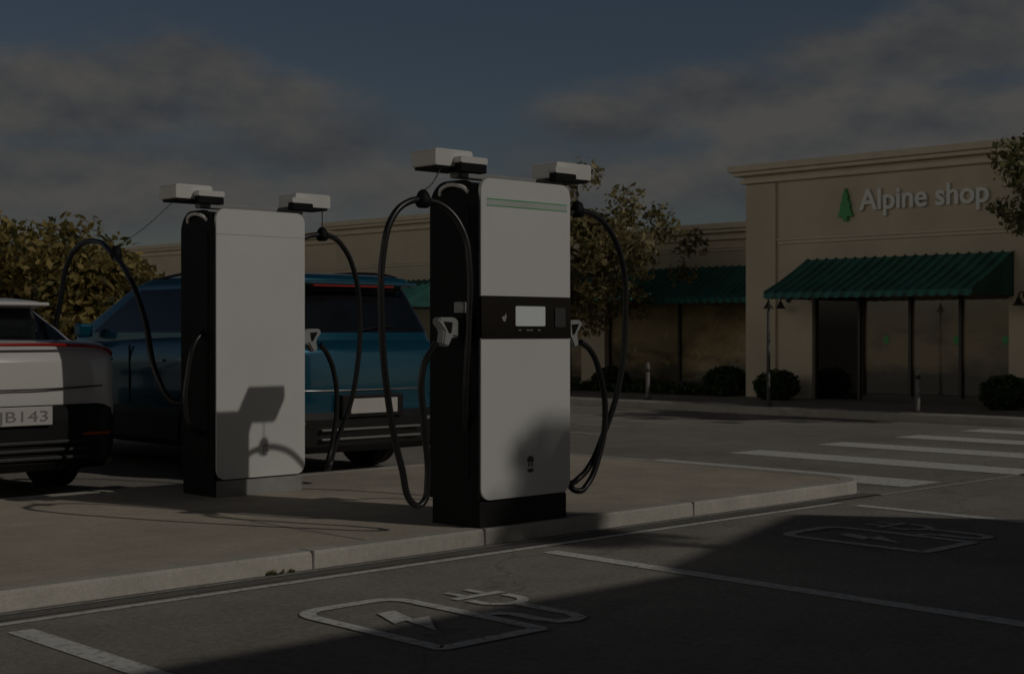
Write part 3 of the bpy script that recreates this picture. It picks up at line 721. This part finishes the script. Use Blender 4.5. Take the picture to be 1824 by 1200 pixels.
def wheel(E,x,y,r=.37,tw=.26,sg=1):
    W=empty('wheel',(x,y,r)); W.parent=E
    h=tw/2
    lathe('tyre',[(r*.66,-h*.9),(r*.80,-h),(r*.93,-h*.96),(r*.99,-h*.8),(r,-h*.5),(r*.985,-h*.48),(r*.985,-h*.42),(r,-h*.4),(r,h*.4),(r*.985,h*.42),(r*.985,h*.48),(r,h*.5),(r*.99,h*.8),(r*.93,h*.96),(r*.80,h),(r*.66,h*.9)],M['tyre'],W,n=48)
    bm=bmesh.new()
    bmesh.ops.create_cone(bm,cap_ends=True,segments=40,radius1=r*.64,radius2=r*.64,depth=.05,matrix=Matrix.Translation((sg*h*.45,0,0))@Matrix.Rotation(R(90),4,'Y'))
    me=bm_mesh(bm,'disc'); link('hub_disc',me,M['clad'],W)
    bm=bmesh.new()
    for k in range(5):
        a=2*math.pi*k/5
        m=Matrix.Rotation(a,4,'X')
        r_=bmesh.ops.create_cube(bm,size=1)
        for v in r_['verts']:
            wd=.075 if v.co.z>0 else .05
            co=Vector((sg*(h*.78)+v.co.x*.03,v.co.y*2*wd/1.0*.5*1.4,r*.34+v.co.z*r*.66)); v.co=m@co
    bmesh.ops.create_cone(bm,cap_ends=True,segments=24,radius1=.07,radius2=.06,depth=.04,matrix=Matrix.Translation((sg*h*.8,0,0))@Matrix.Rotation(R(90),4,'Y'))
    link('rim',bm_mesh(bm,'rim'),M['rim'],W)
    lathe('rim_edge',[(r*.60,sg*h*.70),(r*.67,sg*h*.70),(r*.68,sg*h*.93),(r*.645,sg*h*.93)],M['rim'],W,n=48)

CAR=empty('parked_car',(8.0,10.27,0),label='teal blue boxy electric suv parked with rear toward island',category='car',group='cars parked behind the charging island')
yw=(.98,4.0)
lowerbody(CAR,[(-.02,.50,.84,1.10),(.02,.40,.93,1.20),(.14,.34,.975,1.265),(.6,.30,.99,1.29),(1.4,.30,.995,1.28),(2.6,.30,.995,1.25),(3.5,.30,.99,1.20),(4.3,.31,.965,1.08),(4.72,.34,.92,.98),(4.88,.42,.84,.86)],M['bluepaint'],yw,.99,.455)
cabin(CAR,[(.05,3.62,.93,.14,1.20),(.09,3.50,.925,.14,1.29),(.17,3.2,.875,.13,1.45),(.26,2.85,.815,.12,1.63),(.30,2.70,.79,.12,1.70),(.16,2.60,.785,.12,1.735),(.20,2.45,.76,.13,1.785),(.42,2.25,.66,.15,1.82),(.8,1.9,.40,.15,1.835)],(1,2,3),M['bluepaint'],M['carglass'],(.06,.90))
band(CAR,'cladding',[(-.02,4.86,.97,.2,.25),(-.055,4.90,.99,.2,.31),(-.055,4.90,1.003,.2,.54),(-.02,4.88,.997,.2,.60)],M['clad'],yw,.99,.44)
for x,sg in ((-.86,-1),(.86,1)):
    for y in yw: wheel(CAR,x,y,.38,.27,sg)
boxes('license_plate',[(-.26,.26,-.215,-.20,.585,.715)],M['plate'],CAR,bev=.004)
boxes('plate_recess',[(-.34,.34,-.199,.0,.55,.75)],M['clad'],CAR,bev=.01)
tube('tailgate_trim',[(-.86,.02,.80),(-.7,-.065,.79),(-.35,-.115,.785),(0,-.128,.785),(.35,-.115,.785),(.7,-.065,.79),(.86,.02,.80)],.010,M['chrome'],CAR)
for sg in (-1,1):
    prismobj('tail_light',[(sg*.86,.80),(sg*.92,.80),(sg*.955,.95),(sg*.945,1.16),(sg*.92,1.16),(sg*.93,.95),(sg*.90,.84),(sg*.86,.83)],'y',-.03,.16,M['red'],CAR)
    prismobj('bumper_trim',[(sg*.58,.50),(sg*.86,.50),(sg*.92,.64),(sg*.84,.74),(sg*.80,.73),(sg*.87,.635),(sg*.83,.53),(sg*.58,.53)],'y',-.12,.10,M['chrome'],CAR)
    boxes('side_mirror',[(min(sg*.98,sg*1.14),max(sg*.98,sg*1.14),3.02,3.14,1.24,1.38)],M['bluepaint'],CAR,bev=.03)
    each('door_handle',[(min(sg*.985,sg*1.008),max(sg*.985,sg*1.008),y-.09,y+.09,1.02,1.045) for y in (1.75,2.75)],M['chrome'],CAR,bev=.004)
    each('door_seam',[(min(sg*.98,sg*.9975),max(sg*.98,sg*.9975),y-.004,y+.004,.62,1.17) for y in (1.35,2.3,3.3)],M['clad'],CAR)
    tube('roof_rail',[(sg*.70,.35,1.80),(sg*.71,.6,1.84),(sg*.71,1.6,1.85),(sg*.70,2.35,1.80)],.014,M['clad'],CAR)
boxes('high_brake_light',[(-.45,.45,.075,.15,1.698,1.710)],M['red'],CAR)
boxes('roof_spoiler',[(-.72,.72,.06,.30,1.715,1.75)],M['bluepaint'],CAR,bev=.012)
tube('rear_wiper',[(0,-.01,1.31),(.2,.02,1.335),(.42,.05,1.345)],.008,M['clad'],CAR)
each('bumper_slat',[(-.55,.55,-.19,-.05,z,z+.02) for z in (.36,.44)],M['chrome'],CAR,bev=.004)

W=empty('parked_car',(4.86,10.55,0),label='white crossover car plugged into the charging cable',category='car',group='cars parked behind the charging island')
yw=(.92,3.85)
lowerbody(W,[(-.02,.55,.80,1.05),(.02,.45,.89,1.17),(.13,.36,.925,1.235),(.45,.30,.94,1.22),(1.2,.28,.945,1.12),(2.4,.28,.94,1.04),(3.3,.28,.935,1.00),(4.1,.30,.91,.90),(4.45,.33,.86,.80),(4.62,.42,.76,.70)],M['whitepaint'],yw,.94,.43)
cabin(W,[(.32,3.55,.84,.2,1.10),(.40,3.40,.835,.2,1.19),(.62,3.0,.78,.18,1.32),(.86,2.6,.72,.16,1.44),(.92,2.5,.70,.16,1.485),(.66,2.45,.69,.16,1.515),(.75,2.35,.66,.16,1.55),(1.0,2.2,.55,.16,1.575),(1.3,1.95,.3,.12,1.585)],(1,2,3),M['whitepaint'],M['carglass'],(.12,.9))
band(W,'cladding',[(0,4.6,.92,.2,.24),(-.05,4.64,.935,.22,.30),(-.06,4.64,.948,.24,.62),(-.055,4.64,.945,.24,.70),(-.02,4.6,.93,.22,.74)],M['clad'],yw,.94,.415)
for x,sg in ((-.81,-1),(.81,1)):
    for y in yw: wheel(W,x,y,.36,.25,sg)
tube('tail_light',[(-.945,.48,.99),(-.935,.26,1.06),(-.89,.06,1.13),(-.72,-.06,1.175),(-.4,-.115,1.195),(0,-.135,1.20),(.4,-.115,1.195),(.72,-.06,1.175),(.89,.06,1.13),(.935,.26,1.06),(.945,.48,.99)],.013,M['red'],W)
boxes('license_plate',[(-.26,.26,-.215,-.20,.595,.735)],M['plate'],W,bev=.004)
t=textmesh('plate_lettering','JJB143',.115,.001,M['ink'],Matrix(((1,0,0,-.22),(0,0,-1,-.217),(0,1,0,.625),(0,0,0,1))),width=.44)
t.parent=W
each('diffuser_slat',[(-.55,.55,-.20,-.06,z,z+.022) for z in (.33,.39,.45)],M['hinge'],W,bev=.003)
for sg in(-1,1):
    prismobj('reflector',[(sg*.55,.50),(sg*.76,.50),(sg*.78,.52),(sg*.55,.52)],'y',-.15,.02,M['orange'],W)
    boxes('side_mirror',[(min(sg*.93,sg*1.07),max(sg*.93,sg*1.07),2.95,3.05,1.06,1.18)],M['whitepaint'],W,bev=.03)
tube('tailgate_seam',[(-.75,-.06,.875),(-.4,-.125,.865),(0,-.146,.86),(.4,-.125,.865),(.75,-.06,.875)],.006,M['clad'],W)
boxes('roof_spoiler',[(-.62,.62,.56,.80,1.505,1.535)],M['whitepaint'],W,bev=.012)

# ---------------------------------------------------------------- light
el=R(33); sd=Vector((.33,-.944,0)).normalized(); sunv=Vector((sd.x*math.cos(el),sd.y*math.cos(el),math.sin(el)))
sl=bpy.data.lights.new('sun','SUN'); sl.energy=.60; sl.angle=R(.55); sl.color=(1,.94,.84)
so=bpy.data.objects.new('sun',sl); COL.objects.link(so); so.rotation_euler=(-sunv).to_track_quat('-Z','Y').to_euler(); so.location=(0,-10,20)

w=bpy.data.worlds.new('World'); S.world=w; w.use_nodes=True
nt=w.node_tree; N=nt.nodes; L=nt.links
bg=N['Background']
def M_(op,a,b=None,c=None):
    n=N.new('ShaderNodeMath'); n.operation=op
    for i,v in enumerate((a,b,c)):
        if v is None: continue
        if isinstance(v,(int,float)): n.inputs[i].default_value=v
        else: L.new(v,n.inputs[i])
    return n.outputs[0]
def MR(v,a,b,lo,hi,smooth=False):
    n=N.new('ShaderNodeMapRange'); 
    if smooth: n.interpolation_type='SMOOTHSTEP'
    n.inputs['From Min'].default_value=a; n.inputs['From Max'].default_value=b; n.inputs['To Min'].default_value=lo; n.inputs['To Max'].default_value=hi
    L.new(v,n.inputs['Value']); return n.outputs[0]
sky=N.new('ShaderNodeTexSky'); sky.sky_type='NISHITA'; sky.sun_disc=False; sky.sun_elevation=el; sky.sun_rotation=math.atan2(sd.x,sd.y); sky.air_density=1.0; sky.dust_density=1.0; sky.ozone_density=1.6
tc=N.new('ShaderNodeTexCoord'); sp=N.new('ShaderNodeSeparateXYZ'); L.new(tc.outputs['Generated'],sp.inputs[0])
az=M_('ARCTAN2',sp.outputs[1],sp.outputs[0]); ele=M_('ARCSINE',sp.outputs[2])
def fbm(du,dv,scale,det=8,rough=.58):
    cb=N.new('ShaderNodeCombineXYZ'); L.new(M_('ADD',az,du),cb.inputs[0]); L.new(M_('MULTIPLY',M_('ADD',ele,dv),1.9),cb.inputs[1])
    n=N.new('ShaderNodeTexNoise'); n.inputs['Scale'].default_value=scale; n.inputs['Detail'].default_value=det; n.inputs['Roughness'].default_value=rough
    L.new(cb.outputs[0],n.inputs['Vector']); return n.outputs['Fac']
blobs=[(100,180,300,90,1.2),(340,130,130,55,1.2),(455,185,150,60,1.15),(220,320,440,95,1.1),(560,270,260,80,1.05),(720,330,230,60,.95),
 (1120,220,150,52,1.1),(1270,180,160,60,1.2),(1430,195,190,70,1.2),(1520,110,150,62,1.2),(1660,90,160,65,1.2),(1790,60,170,85,1.2),(1600,220,400,90,1.2),(1250,320,440,75,.95)]
acc=None
for (px,py,rx,ry,a) in blobs:
    r=(px-912)/2588; A=R(46.1)-math.atan(r); Eo=math.atan((590-py)/2588/math.sqrt(1+r*r))
    dx_=M_('MULTIPLY',M_('SUBTRACT',az,A),2588/rx); dy_=M_('MULTIPLY',M_('SUBTRACT',ele,Eo),2588/ry)
    q=M_('ADD',M_('MULTIPLY',dx_,dx_),M_('MULTIPLY',dy_,dy_))
    gg=M_('MULTIPLY',M_('EXPONENT',M_('MULTIPLY',q,-.75)),a)
    acc=gg if acc is None else M_('MAXIMUM',acc,gg)
dn=N.new('ShaderNodeVectorMath'); dn.operation='DOT_PRODUCT'; L.new(tc.outputs['Generated'],dn.inputs[0]); dn.inputs[1].default_value=(.69,.72,.08)
mask=MR(dn.outputs['Value'],.80,.92,1,0)
big=fbm(0,0,2.2,4); bigc=M_('MULTIPLY',M_('MULTIPLY',M_('SUBTRACT',big,.45),3.0),mask)
acc=M_('MAXIMUM',acc,M_('MINIMUM',bigc,1.0))
n1=fbm(0,0,11,8,.55); n2=fbm(.006,.016,11,8,.55)
dens=M_('ADD',acc,M_('MULTIPLY',M_('SUBTRACT',n1,.5),1.25))
alpha=M_('MULTIPLY',MR(dens,.22,.95,0,1,True),.96)
lit=M_('ADD',.58,M_('MULTIPLY',M_('SUBTRACT',n1,n2),3.2)); lit=M_('MINIMUM',M_('MAXIMUM',lit,0.0),1.0)
cr=N.new('ShaderNodeValToRGB'); L.new(lit,cr.inputs[0])
cr.color_ramp.elements[0].color=(.038,.041,.045,1); cr.color_ramp.elements[1].color=(.066,.064,.061,1)
sk=N.new('ShaderNodeVectorMath'); sk.operation='MULTIPLY'; L.new(sky.outputs[0],sk.inputs[0]); SKY=.0122; sk.inputs[1].default_value=(SKY*1.04,SKY*1.0,SKY*1.0)
mx=N.new('ShaderNodeMix'); mx.data_type='RGBA'; L.new(alpha,mx.inputs[0]); L.new(sk.outputs[0],mx.inputs[6]); L.new(cr.outputs[0],mx.inputs[7])
zen=MR(sp.outputs[2],.24,.5,1,.28,True)
mz=N.new('ShaderNodeVectorMath'); mz.operation='SCALE'; L.new(mx.outputs[2],mz.inputs[0]); L.new(zen,mz.inputs['Scale'])
db=N.new('ShaderNodeVectorMath'); db.operation='DOT_PRODUCT'; L.new(tc.outputs['Generated'],db.inputs[0]); db.inputs[1].default_value=tuple(Vector((-.95,.05,.14)).normalized())
fill_glow=M_('MULTIPLY',MR(db.outputs['Value'],.62,.97,0,1,True),MR(big,.3,.6,.6,1.2))  # unseen warm glow added to the low sky, fills shaded shop fronts
fill_glow=M_('MULTIPLY',fill_glow,MR(sp.outputs[2],.0,.06,0,1,True)); fill_glow=M_('MULTIPLY',fill_glow,MR(sp.outputs[2],.24,.44,1,0,True))
bc=N.new('ShaderNodeVectorMath'); bc.operation='SCALE'; bc.inputs[0].default_value=(.42,.37,.295); L.new(fill_glow,bc.inputs['Scale'])
ad=N.new('ShaderNodeVectorMath'); ad.operation='ADD'; L.new(mz.outputs[0],ad.inputs[0]); L.new(bc.outputs[0],ad.inputs[1])
L.new(ad.outputs[0],bg.inputs[0]); bg.inputs[1].default_value=1.0

# ---------------------------------------------------------------- camera
cam=bpy.data.cameras.new('camera'); co=bpy.data.objects.new('camera',cam); COL.objects.link(co)
co.location=(0,0,1.3); co.rotation_euler=(R(90-.22),0,R(-43.9)); cam.lens=51.08; cam.sensor_width=36; cam.clip_end=2000; cam.clip_start=.05
cam.dof.use_dof=True; cam.dof.focus_distance=9.3; cam.dof.aperture_fstop=5.0
S.camera=co
S.view_settings.view_transform='Standard'; S.view_settings.look='None'; S.view_settings.exposure=0
